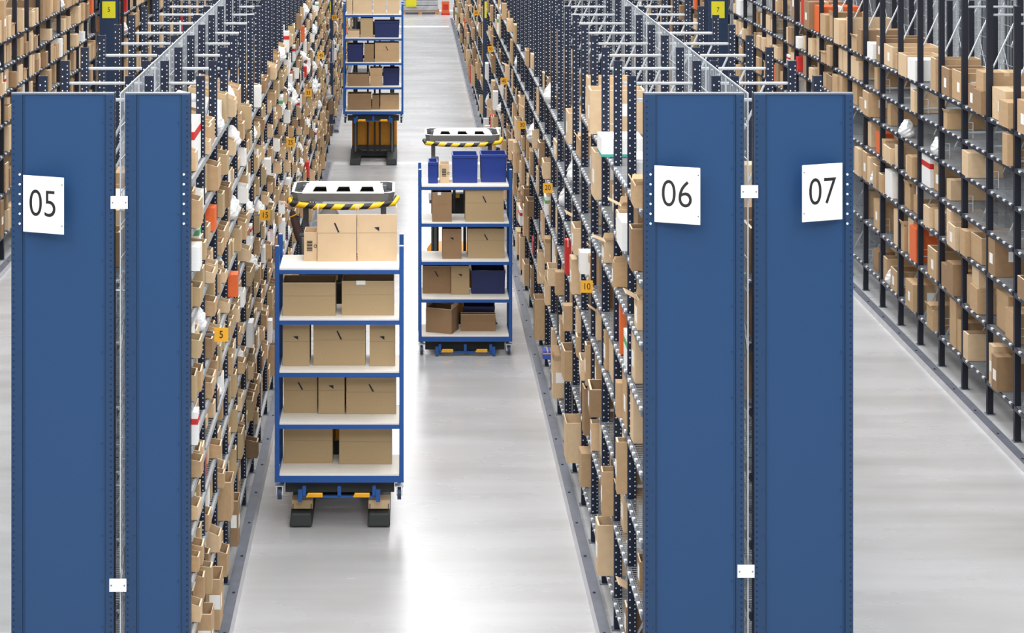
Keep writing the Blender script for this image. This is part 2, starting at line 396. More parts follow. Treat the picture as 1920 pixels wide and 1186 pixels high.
for x, z, lab in ((-1.74, 1.92, 'blue rectangular sign on the column in the narrow rack, under its yellow sign'), (2.02, 2.22, 'blue sign with white border on the column in rack six')):
    m = MB(); m.box(-.12, .12, -.012, 0, -.25, .25, 'label_white'); r = m.build('column_notice', None, (x, yc-.005, z)); tag(r, lab, 'sign', 'blue notices on the steel columns')
    m = MB(); m.box(-.11, .11, -.015, -.012, -.24, .24, 'sign_blue'); m.build('blue_field', r)
    m = MB(); m.add([(-.08, -.017, -.06), (.08, -.017, -.06), (0, -.017, .09)], [(0, 1, 2)], 'label_white'); m.build('pictogram', r)

# position tags on the rack edge
def ptag(n, rackkey, px, py):
    X = -1.50 if rackkey == 'A' else 1.715
    y = F*X/(px-CX) ; z = H-(py-HY)*y/F
    m = MB(); hw = .057; m.box(-hw, hw, -.004, 0, -.057, .057, 'tag_yellow')
    r = m.build('position_tag', None, (X, y, z)); who = 'the narrow rack' if rackkey == 'A' else 'rack six'
    tag(r, 'small amber tag with the number %s on the aisle edge of %s' % ({5:'five',15:'fifteen',25:'twenty-five',35:'thirty-five',45:'forty-five',55:'fifty-five',10:'ten',20:'twenty',30:'thirty',40:'forty',50:'fifty',60:'sixty'}[n], who), 'tag', 'amber position tags along the racks')
    text(str(n), .085, 'print_black', 'numeral', r, (0, -.006, 0), sx=.85)
    m = MB(); sgn = -1 if rackkey == 'A' else 1; m.box(min(0, sgn*.13), max(0, sgn*.13), .0, .006, -.01, .01, 'zinc_grey'); m.build('bracket', r)
for n, px, py in ((5, 415, 627), (15, 497, 403), (25, 545, 267), (35, 578, 174), (45, 602, 104), (55, 627, 33)): ptag(n, 'A', px, py)
for n, px, py in ((10, 1100, 537), (20, 1027, 352), (30, 979, 234), (40, 945, 152), (50, 920, 92), (60, 893, 24)): ptag(n, 'B', px, py)

# ------------------------------------------------------------------ goods
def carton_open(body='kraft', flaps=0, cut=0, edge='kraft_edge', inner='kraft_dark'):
    """unit carton: x -.5...5, y -.5...5, z 0..1 with a real cavity; cut lowers the +x wall (aisle side)"""
    m = MB(); t = .03
    zf = 1-cut
    m.box(-.5, .5, -.5, .5, 0, .03, body)
    def wall(x0, x1, y0, y1, za, zb, zc=None):
        m.box(x0, x1, y0, y1, .03, za-.004, body); m.box(x0, x1, y0, y1, za-.004, za, edge)
    wall(-.5, -.5+t, -.5, .5, 1, 1)
    wall(.5-t, .5, -.5, .5, zf, zf)
    for y0, y1 in ((-.5, -.5+t), (.5-t, .5)):
        if cut:
            vs = [(-.5+t, y0, .03), (.5-t, y0, .03), (.5-t, y1, .03), (-.5+t, y1, .03), (-.5+t, y0, 1), (.5-t, y0, zf), (.5-t, y1, zf), (-.5+t, y1, 1)]
            m.hexa(vs, body); k = len(m.f)-6; m.m[k+1] = m.mi(edge)
        else: wall(-.5+t, .5-t, y0, y1, 1, 1)
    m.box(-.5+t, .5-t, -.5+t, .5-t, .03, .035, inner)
    return m
def carton_flaps(body='kraft_light', a=(.35, .2, .5, .1)):
    m = carton_open(body); t = .02
    fl = .34
    for k, (dx, dy) in enumerate(((1, 0), (-1, 0), (0, 1), (0, -1))):
        ang = a[k]; o = fl*math.sin(ang*1.5); u = fl*math.cos(ang*1.5)
        if dx:
            x = .5*dx; vs = [(x-t*dx, -.48, 1), (x, -.48, 1), (x, .48, 1), (x-t*dx, .48, 1), (x+dx*o-t*dx, -.45, 1+u*.7), (x+dx*o, -.45, 1+u*.7), (x+dx*o, .45, 1+u*.7), (x+dx*o-t*dx, .45, 1+u*.7)]
        else:
            y = .5*dy; vs = [(-.48, y-t*dy, 1), (.48, y-t*dy, 1), (.48, y, 1), (-.48, y, 1), (-.45, y+dy*o-t*dy, 1+u*.7), (.45, y+dy*o-t*dy, 1+u*.7), (.45, y+dy*o, 1+u*.7), (-.45, y+dy*o, 1+u*.7)]
        m.hexa(vs, body)
    return m
def carton_closed(body='kraft', tape='kraft_light', stripe=None):
    m = MB(); m.box(-.5, .5, -.5, .5, 0, .985, body)
    m.box(-.5, -.01, -.5, .5, .985, 1, body); m.box(.01, .5, -.5, .5, .985, 1, body)     # the two flaps meet
    m.box(-.06, .06, -.502, .502, .8, 1.003, tape)
    if stripe: m.box(-.504, .504, -.504, .504, .62, .8, stripe)
    return m
def bag(seed, col='polybag'):
    rr = random.Random(seed); m = MB(); n = 14; rows = 9; vs = []
    for j in range(rows+1):
        v = j/rows; r0 = math.sin(math.pi*(.06+.9*v))**.5*(1-.45*v)
        for i in range(n):
            a = 2*math.pi*i/n; r = r0*.5*(1+rr.uniform(-.13, .13)); vs.append((math.cos(a)*r, math.sin(a)*r, v*(1+rr.uniform(-.06, .06))))
    fs = [(j*n+i, j*n+(i+1) % n, (j+1)*n+(i+1) % n, (j+1)*n+i) for j in range(rows) for i in range(n)]
    fs += [tuple(range(n))[::-1], tuple(rows*n+i for i in range(n))]
    m.add(vs, fs, col); return m
KINDS = {}
def kind(key, name, mb, look, cat): KINDS[key] = dict(name=name, mb=mb, me=mb.mesh(name), look=look, cat=cat)
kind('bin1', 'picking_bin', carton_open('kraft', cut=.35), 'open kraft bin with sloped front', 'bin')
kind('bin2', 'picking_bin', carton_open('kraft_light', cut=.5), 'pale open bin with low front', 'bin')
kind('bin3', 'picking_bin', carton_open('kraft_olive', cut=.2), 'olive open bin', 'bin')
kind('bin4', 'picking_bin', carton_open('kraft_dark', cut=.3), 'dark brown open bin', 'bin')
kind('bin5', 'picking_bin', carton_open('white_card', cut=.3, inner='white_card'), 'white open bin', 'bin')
kind('op1', 'carton', carton_open('kraft'), 'open brown carton', 'carton')
kind('op2', 'carton', carton_open('kraft_light'), 'open pale carton', 'carton')
kind('op3', 'carton', carton_open('kraft_dark'), 'open dark carton', 'carton')
kind('fl1', 'carton', carton_flaps('kraft_light'), 'pale carton with raised flaps', 'carton')
kind('fl2', 'carton', carton_flaps('kraft', (.1, .5, .2, .7)), 'brown carton with bent flaps', 'carton')
kind('cl1', 'carton', carton_closed('kraft'), 'taped brown carton', 'carton')
kind('cl2', 'carton', carton_closed('kraft_light', 'kraft'), 'taped pale carton', 'carton')
kind('cl3', 'carton', carton_closed('kraft_dark'), 'taped dark carton', 'carton')
kind('wh1', 'product_box', carton_closed('white_card', 'label_white'), 'plain white box', 'box')
kind('wh2', 'product_box', carton_closed('white_card', 'label_white', 'red_card'), 'white box with red band', 'box')
kind('wh3', 'product_box', carton_closed('white_card', 'label_white', 'green_card'), 'white box with green band', 'box')
kind('wh4', 'product_box', carton_closed('white_card', 'label_white', None), 'white box with teal band', 'box')
KINDS['wh4']['mb'].box(-.504, .504, -.504, .504, .0, .14, 'teal_card'); KINDS['wh4']['me'] = KINDS['wh4']['mb'].mesh('product_box')
kind('bl1', 'product_box', carton_closed('blue_card', 'tag_yellow', 'tag_yellow'), 'blue and yellow box', 'box')
kind('rd1', 'product_box', carton_closed('red_card', 'label_white'), 'red box', 'box')
kind('or1', 'product_box', carton_closed('orange_card', 'label_white'), 'orange box', 'box')
for k in range(3): kind('bg%d' % k, 'plastic_bag', bag(k), 'crumpled clear plastic bag', 'bag')
lb = MB(); lb.box(-.5, .5, -.5, .5, -.5, .5, 'label_white'); LBL = lb.mesh('label')
ORD = 'lowest second third fourth fifth sixth seventh eighth ninth tenth eleventh twelfth thirteenth'.split()
ORN = 'first second third fourth fifth sixth seventh eighth ninth tenth eleventh twelfth thirteenth fourteenth fifteenth sixteenth seventeenth eighteenth nineteenth twentieth'.split()
def ordn(n):
    if n < 20: return ORN[n]
    t = ('twenty', 'thirty', 'forty', 'fifty')[(n+1)//10-2]; r = (n+1) % 10
    return (t+'-'+ORN[r-1]) if r else {'twenty': 'twentieth', 'thirty': 'thirtieth', 'forty': 'fortieth', 'fifty': 'fiftieth'}[t]
RN = dict(A='narrow rack', B='rack six', C='rack seven', D='rack five', E='rack facing five', F='rack facing seven', G='rack behind', I='rack behind')
goods = []
def place(k, rk, bay, lev, seq, x, y, z, sx, sy, sz, rz=0, lay=0):
    goods.append(dict(k=k, rk=rk, bay=bay, lev=lev, seq=seq, x=x, y=y, z=z, s=(sx, sy, sz), rz=rz, lay=lay))
def fill(rk, i, l, z, gap, widths, hfrac, fill_p, mix, dep, prot):
    r = RACKS[rk]; sd = r['side']; xf = r['x1'] if sd > 0 else r['x0']; d = r['x1']-r['x0']
    y = Y0+i*BAY+.09; end = Y0+(i+1)*BAY-.03; seq = 0
    while y < end-widths[0]:
        wy = min(R.uniform(*widths), end-y)
        if R.random() < fill_p:
            k = R.choices([a for a, b in mix], [b for a, b in mix])[0]
            hh = gap*R.uniform(*hfrac); dd = min(R.uniform(*dep), d-.02)
            pr = R.uniform(*prot)
            if k.startswith('bg'): hh = min(hh, gap*.7, .27); wy = max(wy, .12); dd = R.uniform(.2, .34); pr = R.uniform(0, .12)
            if k.startswith('fl'): hh *= .72
            cx = xf+sd*(pr-dd/2)
            rz = R.uniform(-.03, .03) if sd > 0 else math.pi+R.uniform(-.03, .03)
            wy2 = wy*(.93 if not k.startswith('fl') else .75)
            place(k, rk, i, l, seq, cx, y+wy/2, z+.011, dd, wy2, hh, rz)
            if not k.startswith('b') and not k.startswith('fl') and not k.startswith('op') and hh < gap*.55 and R.random() < .6:
                place(R.choice(['cl1', 'op2', 'wh1', 'cl3']), rk, i, l, seq, cx, y+wy/2, z+.013+hh*1.005, dd*.9, wy2*.9, min(gap*.93-hh, hh), rz, 1)
            seq += 1
        y += wy+R.uniform(.004, .02)
MA = [('bin1', 5), ('bin2', 4), ('bin3', 4), ('bin4', 2.4), ('bin5', 1.6), ('bg0', .55), ('bg1', .45), ('wh1', .4), ('rd1', .16), ('wh2', .3), ('wh3', .15), ('or1', .12)]
MBX = [('op1', 3), ('op2', 4), ('op3', 1.5), ('fl1', 1.4), ('fl2', 1), ('cl1', 2), ('cl2', 2.5), ('wh1', .9), ('wh2', .15), ('wh3', .2), ('bg0', .5), ('bg1', .3), ('rd1', .2), ('or1', .15)]
MF = [('op1', 2), ('op2', 2.5), ('op3', 1.5), ('fl2', .8), ('cl1', 4), ('cl2', 3), ('cl3', 2), ('wh1', .8), ('bg2', .5), ('rd1', .2), ('or1', .2), ('wh2', .2)]
for i in range(NB):
    if i not in SK_A:
        lv = RACKS['A']['levels'](i)
        for l, z in enumerate(lv):
            nz = lv[l+1] if l+1 < len(lv) else z+.4
            if i > 3 and l == 10: gp, hf = .34, (.5, .9)
            else: gp, hf = nz-z-.055, (.55, .96)
            fill('A', i, l, z, gp, (.13, .27), hf, .9 if l else .62, MA if l > 1 else MA[:4]+[('op1', 3), ('wh1', .4)], (.34, .45), (-.06, .065) if l > 1 else (-.05, .08))
        lv = RACKS['B']['levels'](i)
        for l, z in enumerate(lv):
            nz = lv[l+1] if l+1 < len(lv) else z+(.55 if i < 5 else .42)
            fill('B', i, l, z, nz-z-.06, (.13, .42), (.42, .97), .6 if l else .4, MBX, (.3, .62), (-.12, .06) if l > 2 else (-.1, .1))
    if i < 40:
        for l, z in enumerate(LB):
            if l > 3: fill('C', i, l, z, .42, (.25, .5), (.5, .95), .6, MF, (.4, .7), (-.06, .0))
            if l > 4: fill('D', i, l, z, .42, (.25, .5), (.5, .95), .5, MF, (.4, .7), (-.06, .0))
for rk in 'EF':
    r = RACKS[rk]
    for i in range(r['b0'], r['b1']):
        if i in SK_E: continue
        for l, z in enumerate(LE):
            nz = LE[l+1] if l+1 < len(LE) else z+R.choice((.45, .6, .75))
            p = .74
            if rk == 'F' and l in (4, 5) and i < 14: p = .22
            if rk == 'F' and l == 3 and i < 10: p = .35
            if l == 6: p = .93
            fill(rk, i, l, z, nz-z-.06, ((.26, .6) if l == 6 else (.18, .5)) if rk == 'F' else (.14, .4), (.5, .97), p, MF, (.4, .7), (-.08, .06))
            if l == 6 and R.random() < .0: pass
for i in range(4, 30):
    for l in range(6):
        if R.random() < .5: fill('G', i, l, LE[l], .38, (.3, .5), (.6, .95), .5, MF, (.4, .7), (-.06, 0))
def hero(k, rk, px0, px1, py0, lev, xf, depth_y, lab):
    sd = RACKS[rk]['side']; pa = px0 if sd < 0 else px1; y = F*xf/(pa-CX); wx = (px1-px0)*y/F; z = RACKS[rk]['levels'](0)[lev]; h = H-(py0-HY)*y/F-z
    bay = int((y-Y0)/BAY); depth_y = min(depth_y, BAY-.14); y = max(y, Y0+bay*BAY+.09); y = min(y, Y0+(bay+1)*BAY-depth_y-.03)
    lv = RACKS[rk]['levels'](bay); h = min(h, (lv[lev+1]-z-.075) if lev+1 < len(lv) else h)
    goods[:] = [g for g in goods if not (g['rk'] == rk and abs(g['z']-z) < .3 and g['z'] >= z-.01 and g['z'] < z+max(h, .2) and g['y']+g['s'][1]/2 > y-.01 and g['y']-g['s'][1]/2 < y+depth_y+.01)
                and not (g['rk'] == rk and z < g['z'] < z+h and abs(g['y']-y-depth_y/2) < depth_y/2+g['s'][1]/2)]
    if k.startswith('fl'): h *= .74
    place(k, rk, bay, lev, 0, xf-sd*wx/2, y+depth_y/2, z+.011, wx, depth_y, h, 0 if sd > 0 else math.pi)
    goods[-1]['lab'] = lab; goods[-1]['hero'] = 1
hero('wh4', 'B', 1128, 1206, 262, 7, 1.77, .4, 'pale white box with teal lower band high on rack six near its panel')
hero('wh1', 'B', 1088, 1117, 476, 4, 1.77, .2, 'white box standing just above the amber number ten tag')
hero('rd1', 'B', 1060, 1070, 452, 3, 1.80, .12, 'slim red upright pack on rack six above the number ten tag')
hero('wh3', 'B', 1176, 1203, 632, 4, 1.84, .25, 'white box with green band next to the blue panel of rack six')
hero('op1', 'B', 1003, 1028, 562, 0, 1.72, .3, 'tall brown carton jutting over the guide rail from the lowest shelf of rack six')
hero('bl1', 'B', 1018, 1036, 660, 0, 1.76, .2, 'small blue and yellow box beside the tall brown carton on the lowest shelf')
hero('fl1', 'B', 1036, 1056, 640, 0, 1.76, .3, 'brown carton with lifted flaps beside the small blue and yellow box')
hero('op2', 'B', 1062, 1098, 795, 0, 1.72, .34, 'wide open carton overhanging the aisle on the lowest shelf of rack six')
hero('or1', 'B', 1163, 1174, 563, 4, 1.84, .1, 'slim orange pack standing by the blue panel of rack six')
hero('wh1', 'B', 1166, 1206, 420, 6, 1.80, .4, 'white box on the seventh shelf of rack six touching the blue panel edge')
hero('op2', 'B', 1066, 1110, 214, 6, 1.82, .4, 'large pale open carton high on rack six behind the bare posts')
hero('wh2', 'A', 350, 371, 224, 11, -1.66, .5, 'big white box with red band on the very top shelf of the narrow rack')
hero('op1', 'A', 386, 412, 1072, 0, -1.54, .3, 'tall brown carton jutting from the lowest shelf of the narrow rack near its panel')
hero('op1', 'A', 366, 396, 1140, 0, -1.54, .25, 'open brown carton on the lowest shelf hard against the narrow rack panel')
hero('op1', 'A', 408, 433, 900, 1, -1.55, .3, 'open brown carton jutting from the second shelf of the narrow rack')
hero('op3', 'A', 432, 446, 912, 0, -1.55, .25, 'narrow tall brown carton under the jutting second shelf carton')
# rank by size in the picture
def score(g):
    if g.get('hero'): return 1e9
    s = F/g['y']; r = RACKS[g['rk']]; xf = g['x']+(g['s'][0]/2)*r['side']
    px, py = proj(xf, g['y'], g['z']+g['s'][2]*.6)
    if not (-5 < px < 1925 and -5 < py < 1190): return 0
    rk = g['rk']
    if rk in 'GI': return 0
    if rk == 'A' and px < 362: return 0
    if rk == 'A' and 520 < px < 757 and py > 400: return 0
    if rk in 'BC' and px > 1203 and py > 168: return 0
    if rk == 'F' and px < 1600 and py > 168: return 0
    if rk == 'E' and (px > 20 and py > 182 or px > 700): return 0
    if rk == 'D': return 0
    return s*s*(g['s'][1]*.35+.1)*g['s'][2]*(1 if rk in 'AB' else .9)
LIM = dict(picking_bin=300, carton=262, product_box=90, plastic_bag=70)
by = {}
for g in goods: g['sc'] = score(g); by.setdefault(KINDS[g['k']]['name'], []).append(g)
used = {}; rest = {}
for name, gs in by.items():
    gs.sort(key=lambda g: -g['sc'])
    for n, g in enumerate(gs):
        K = KINDS[g['k']]
        pos = 'atop the %s one' % ORN[g['seq']] if g['lay'] else ordn(g['seq'])+' along'
        lab = g.get('lab') or '%s, %s shelf, %s bay of %s, %s' % (K['look'], ORD[g['lev']], ordn(g['bay']-RACKS[g['rk']]['b0']) if g['rk'] in 'EF' else ordn(g['bay']), RN[g['rk']], pos)
        if n < LIM[name] and g['sc'] > 0 and lab not in used:
            o = put(name, K['me'], None, (g['x'], g['y'], g['z']), g['rz']); o.scale = g['s']
            tag(o, lab, K['cat'], '%s in the %s' % ({'picking_bin': 'picking bins', 'carton': 'cartons', 'product_box': 'product boxes', 'plastic_bag': 'plastic bags'}[name], RN[g['rk']]))
            used[lab] = used.get(lab, 0)+1
            if name == 'carton' and n < 200 and R.random() < .55:
                s = g['s']; a = min(.11/s[1], .7); b = min(.12/s[2], .5)
                l_ = put('shipping_label', LBL, o, (R.uniform(-.15, .15), .502 if abs(g['rz']) > 1 else -.502, .55)); l_.scale = (min(.12/s[0], .8), .004, b)
                l2 = put('shipping_label', LBL, o, (.502, R.uniform(-.1, .1), .45)); l2.scale = (.004, a, b)
                if True: tag(l_, 'white shipping label'); tag(l2, 'white shipping label')
        else:
            rest.setdefault(name, []).append(g)
for name, gs in rest.items():
    gs = [g for g in gs if g['sc'] > 0 or g['y'] < 30 or g['rk'] in 'CDGE']
    its = [(KINDS[g['k']]['mb'], Matrix.Translation((g['x'], g['y'], g['z'])) @ Matrix.Rotation(g['rz'], 4, 'Z') @ Matrix.Diagonal((*g['s'], 1))) for g in gs]
    o = merged(name, its)
    tag(o, {'picking_bin': 'small open picking bins packed along the distant bays of the narrow rack', 'carton': 'brown cartons filling the distant bays of all the racks',
            'product_box': 'white and coloured product boxes in the distant bays of the racks', 'plastic_bag': 'plastic bags lying in the distant bays of the racks'}[name], KINDS[gs[0]['k']]['cat'], kind='stuff')
print('goods', len(goods), 'dup labels', sum(1 for v in used.values() if v > 1))

# ------------------------------------------------------------------ cage trolleys
SH = [.277, .789, 1.306, 1.83, 2.335]      # shelf tops above the caster bottoms
CW, CD = 1.29, .62
def trolley(loc, sc, label):
    root = empty('shelf_trolley', loc); root.scale = (sc,)*3; tag(root, label, 'trolley', 'blue five-shelf picking trolleys')
    for sx in (-1, 1):
        for sy, top in ((0, 2.55), (CD-.04, 2.55)):
            m = MB(); x = sx*(CW/2-.022); m.box(x-.022, x+.022, sy, sy+.04, .19, top, 'cart_blue'); m.box(x-.02, x+.02, sy+.002, sy+.038, top, top+.008, 'zinc'); bev(m.build('post', root), .004)
    for k, z in enumerate(SH):
        m = MB(); a = CW/2-.044
        m.box(-a, a, .0, .03, z-.062, z-.02, 'cart_blue'); m.box(-a, a, CD-.03, CD, z-.062, z-.02, 'cart_blue')
        for sx in (-1, 1): m.box(sx*a-.015, sx*a+.015, .03, CD-.03, z-.062, z-.02, 'cart_blue')
        if k == 0: m.box(-CW/2, CW/2, -.002, .03, z-.085, z-.03, 'cart_blue')
        f = m.build('shelf_frame', root)
        m = MB(); m.box(-a+.002, a-.002, .004, CD-.006, z-.022, z, 'shelf_white'); bev(m.build('shelf_board', f), .003)
    # under frame and tow coupling
    m = MB()
    for x in (-.35, 0, .35): m.box(x-.018, x+.018, .01, .05, .05, .15, 'cart_blue')
    m.box(-.38, .38, .01, .04, .035, .055, 'cart_blue'); m.box(-.4, .4, .3, .34, .09, .15, 'cart_blue')
    for x in (-.4, .38): m.box(x-.012, x+.03, -.01, .02, -.0, .12, 'cart_blue')
    m.build('coupling_frame', root)
    m = MB(); m.box(-.55, .55, .2, .23, .03, .15, 'truck_dark'); m.build('under_panel', root)
    for x in (-.25, .22):
        m = MB(); m.hexa([(x-.085, -.015, .045), (x+.085, -.015, .045), (x+.085, .01, .045), (x-.085, .01, .045), (x-.065, -.015, .09), (x+.085, -.015, .09), (x+.085, .01, .09), (x-.065, .01, .09)], 'amber'); bev(m.build('reflector', root), .008)
    for x in (-.6, .6):
        for y in (.06, CD-.1):
            m = MB(); m.box(x-.045, x+.045, y-.04, y+.05, .14, .15, 'zinc'); m.box(x-.034, x-.026, y-.02, y+.04, .05, .14, 'zinc_or_lit_hole'); m.box(x+.026, x+.034, y-.02, y+.04, .05, .14, 'zinc_or_lit_hole')
            c = m.build('caster_fork', root)
            m = MB(); m.disc((x, y+.01, .062), .06, (1, 0, 0), .038, 'rubber_blue', 22); m.disc((x, y+.01, .062), .025, (1, 0, 0), .046, 'zinc', 12); m.build('caster_wheel', c)
    return root

def cart_box(s, Y, px0, px1, py0, py1, zs, lab, cat='carton', body='kraft_olive', kindn='open', depth=.34, dy=.08, slot=None, rz=0, name='carton', bars=None, lowback=0, paper=0):
    if dy == .08: dy = min(max(F*(H-zs)/(py1-HY)-Y, .025), .33)
    depth = min(depth, CD-.01-dy); y = Y+dy; k = F/y; x0, x1 = (px0-CX)/k, (px1-CX)/k; h = (py1-py0)/k; wd = x1-x0; t = .006
    m = MB(); hw = wd/2
    if kindn == 'crate':
        lo = .93
        for (a, b) in ((0, depth),):
            m.hexa([(-hw*lo, .01, 0), (hw*lo, .01, 0), (hw*lo, depth-.01, 0), (-hw*lo, depth-.01, 0), (-hw*lo, .01, .012), (hw*lo, .01, .012), (hw*lo, depth-.01, .012), (-hw*lo, depth-.01, .012)], body)
        q = .008
        m.hexa([(-hw*lo, .01, .0), (hw*lo, .01, .0), (hw*lo, .01+q, 0), (-hw*lo, .01+q, 0), (-hw*.97, 0, h-.03), (hw*.97, 0, h-.03), (hw*.97, q, h-.03), (-hw*.97, q, h-.03)], body)
        m.hexa([(-hw*lo, depth-.01-q, .0), (hw*lo, depth-.01-q, .0), (hw*lo, depth-.01, 0), (-hw*lo, depth-.01, 0), (-hw*.97, depth-q, h-.03), (hw*.97, depth-q, h-.03), (hw*.97, depth, h-.03), (-hw*.97, depth, h-.03)], body)
        for sg in (-1, 1):
            m.hexa([(sg*hw*lo-q/2, .01, 0), (sg*hw*lo+q/2, .01, 0), (sg*hw*lo+q/2, depth-.01, 0), (sg*hw*lo-q/2, depth-.01, 0), (sg*hw*.97-q/2, 0, h-.03), (sg*hw*.97+q/2, 0, h-.03), (sg*hw*.97+q/2, depth, h-.03), (sg*hw*.97-q/2, depth, h-.03)], body)
        m.box(-hw, hw, -.012, .004, h-.035, h, body); m.box(-hw, hw, depth-.004, depth+.012, h-.035, h, body)
        m.box(-hw, -hw+.014, .0, depth, h-.035, h, body); m.box(hw-.014, hw, .0, depth, h-.035, h, body)
    else:
        hb = h-(.065 if lowback else 0)
        m.box(-hw, hw, 0, depth, 0, t, body)
        m.box(-hw, hw, 0, t, t, h-.003, body); m.box(-hw, hw, 0, t, h-.003, h, 'kraft_edge')
        m.box(-hw, hw, depth-t, depth, t, hb-.003, body); m.box(-hw, hw, depth-t, depth, hb-.003, hb, 'kraft_edge')
        for xa, xb in ((-hw, -hw+t), (hw-t, hw)):
            m.hexa([(xa, t, t), (xb, t, t), (xb, depth-t, t), (xa, depth-t, t), (xa, t, h-.002), (xb, t, h-.002), (xb, depth-t, hb-.002), (xa, depth-t, hb-.002)], body)
        m.box(-hw+.003, hw-.003, -.0012, 0, h*.6, h*.605, 'kraft_dark')
    o = m.build(name, None, ((x0+x1)/2, y, zs+.001), rz); 
    if paper:
        f = MB(); f.box(-hw*.45, -hw*.1, -.003, .008, h-.035, h+.004, 'label_white'); tag(f.build('paper_slip', o), 'white paper slip over the carton edge')
    if kindn == 'flaps':
        for sg in (-1, 1):
            f = MB(); f.box(sg*hw-(t if sg > 0 else 0), sg*hw+(0 if sg > 0 else t), .01, depth-.01, h, h+.06, 'kraft_light'); f.build('flap', o)
    if slot == 'slit':
        f = MB(); f.hexa([(.01, -.003, h*.62), (.028, -.003, h*.62), (.028, 0, h*.62), (.01, 0, h*.62), (-.03, -.003, h*.82), (-.014, -.003, h*.82), (-.014, 0, h*.82), (-.03, 0, h*.82)], 'hole_dark'); tag(f.build('hand_slot', o), 'dark slanted hand slot')
    if slot == 'tri':
        f = MB(); f.prism([(-.03, h*.72), (.02, h*.64), (.02, h*.73)], -.003, 0, 'hole_dark'); tag(f.build('hand_hole', o), 'dark triangular hand hole')
    if bars:
        f = MB()
        for j in range(7): f.box(-.035, .02, -.003, 0, h*.35+j*.016, h*.35+j*.016+(.011 if j % 2 else .006), 'print_black')
        tag(f.build('barcode', o), 'black printed barcode')
        f = MB(); f.tube([(.05+.014*math.cos(a*math.pi/5), -.002, h*.52+.014*math.sin(a*math.pi/5)) for a in range(11)], .003, 'print_black', 5); f.build('recycling_mark', o)
    tag(o, lab, cat, 'cartons and crates on the picking trolleys')
    return o
YC = (19.73, 26.17, 40.93)
L1, L2, L3 = .27, .0, .88
t1 = trolley((-.645, YC[0], L1), 1, 'blue trolley with white shelves loaded with cartons, closest of the three')
t2 = trolley((.817, YC[1], L2+.01), .965, 'blue trolley standing on the floor with blue crates on its top shelf')
t3 = trolley((-.632, YC[2], L3), .97, 'blue trolley raised high on the yellow truck far down the aisle')
z1 = [L1+z for z in SH]; z2 = [L2+.01+z*.965 for z in SH]; z3 = [L3+z*.97 for z in SH]
Y = YC[0]
B = cart_box
B(0, Y, 570, 594, 436, 489, z1[4], 'small open carton with a printed barcode on the closest trolley\'s top shelf', body='kraft_light', bars=1, depth=.3)  # top shelf cartons: the brighter light is put into a paler kraft
B(0, Y, 595, 668, 402, 490, z1[4], 'tall pale carton in the middle of the closest trolley\'s top shelf', body='kraft_light', kindn='flaps', slot='slit', lowback=1, depth=.27)
B(0, Y, 670.5, 744, 402, 489, z1[4], 'tall pale carton against the post on the closest trolley\'s top shelf', body='kraft_light', kindn='flaps', slot='tri', lowback=1, depth=.27)
B(0, Y, 530, 629, 530, 592, z1[3], 'wide open carton on the closest trolley\'s second shelf down, mast side post')
B(0, Y, 641, 739, 527, 591, z1[3], 'wide open carton with white paper on its flap, closest trolley\'s second shelf down', paper=1)
B(0, Y, 530, 580.5, 609, 686, z1[2], 'upright carton with triangular hole beside the widest carton, closest trolley middle shelf', slot='tri')
B(0, Y, 587.5, 685, 606, 685, z1[2], 'widest carton with a slanted slot, closest trolley middle shelf', slot='slit')
B(0, Y, 693, 741, 609, 686, z1[2], 'upright carton against the aisle-side post, closest trolley middle shelf', slot='tri')
B(0, Y, 532, 595, 702, 772, z1[1], 'carton pushed to the back corner of the closest trolley\'s fourth shelf down', slot='slit', depth=.4)
B(0, Y, 597, 646, 702, 776, z1[1], 'narrow carton in the centre of the closest trolley\'s fourth shelf down', slot='tri')
B(0, Y, 649.5, 743, 708, 776, z1[1], 'wide open carton against the aisle-side post, closest trolley\'s fourth shelf down', slot='slit')
B(0, Y, 532, 623.5, 798, 868, z1[0], 'plain square carton on the closest trolley\'s lowest shelf')
B(0, Y, 636, 735, 800, 870, z1[0], 'wide open carton with side flap on the closest trolley\'s lowest shelf', kindn='flaps')
Y = YC[1]
B(0, Y, 803, 821, 304, 344, z2[4], 'small narrow blue crate on the middle trolley\'s top shelf', 'crate', 'crate_blue', 'crate', depth=.3, name='crate')
B(0, Y, 825, 842.5, 308, 343, z2[4], 'small pale carton with barcode between blue crates', body='kraft_light', bars=1, depth=.25)
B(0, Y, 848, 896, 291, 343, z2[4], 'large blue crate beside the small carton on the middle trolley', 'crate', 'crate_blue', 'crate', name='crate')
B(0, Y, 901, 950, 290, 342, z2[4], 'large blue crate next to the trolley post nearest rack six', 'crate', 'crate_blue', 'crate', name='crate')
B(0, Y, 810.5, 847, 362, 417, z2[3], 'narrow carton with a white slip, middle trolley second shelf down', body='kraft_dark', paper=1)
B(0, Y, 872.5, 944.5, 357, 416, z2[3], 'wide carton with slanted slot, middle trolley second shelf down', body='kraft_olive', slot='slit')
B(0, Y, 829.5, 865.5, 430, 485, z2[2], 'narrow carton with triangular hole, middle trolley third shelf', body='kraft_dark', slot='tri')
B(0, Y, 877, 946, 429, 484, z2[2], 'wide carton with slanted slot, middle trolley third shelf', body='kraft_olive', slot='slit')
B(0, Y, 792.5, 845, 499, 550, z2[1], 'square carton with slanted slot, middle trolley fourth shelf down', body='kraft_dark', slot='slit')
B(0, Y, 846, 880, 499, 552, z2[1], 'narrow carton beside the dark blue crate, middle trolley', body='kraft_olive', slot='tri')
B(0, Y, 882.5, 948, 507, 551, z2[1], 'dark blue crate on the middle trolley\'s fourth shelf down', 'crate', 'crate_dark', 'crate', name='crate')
B(0, Y, 797, 848, 572, 618, z2[0], 'carton turned askew on the middle trolley\'s lowest shelf', body='kraft_dark', dy=.12, depth=.3, rz=-.35, kindn='flaps')
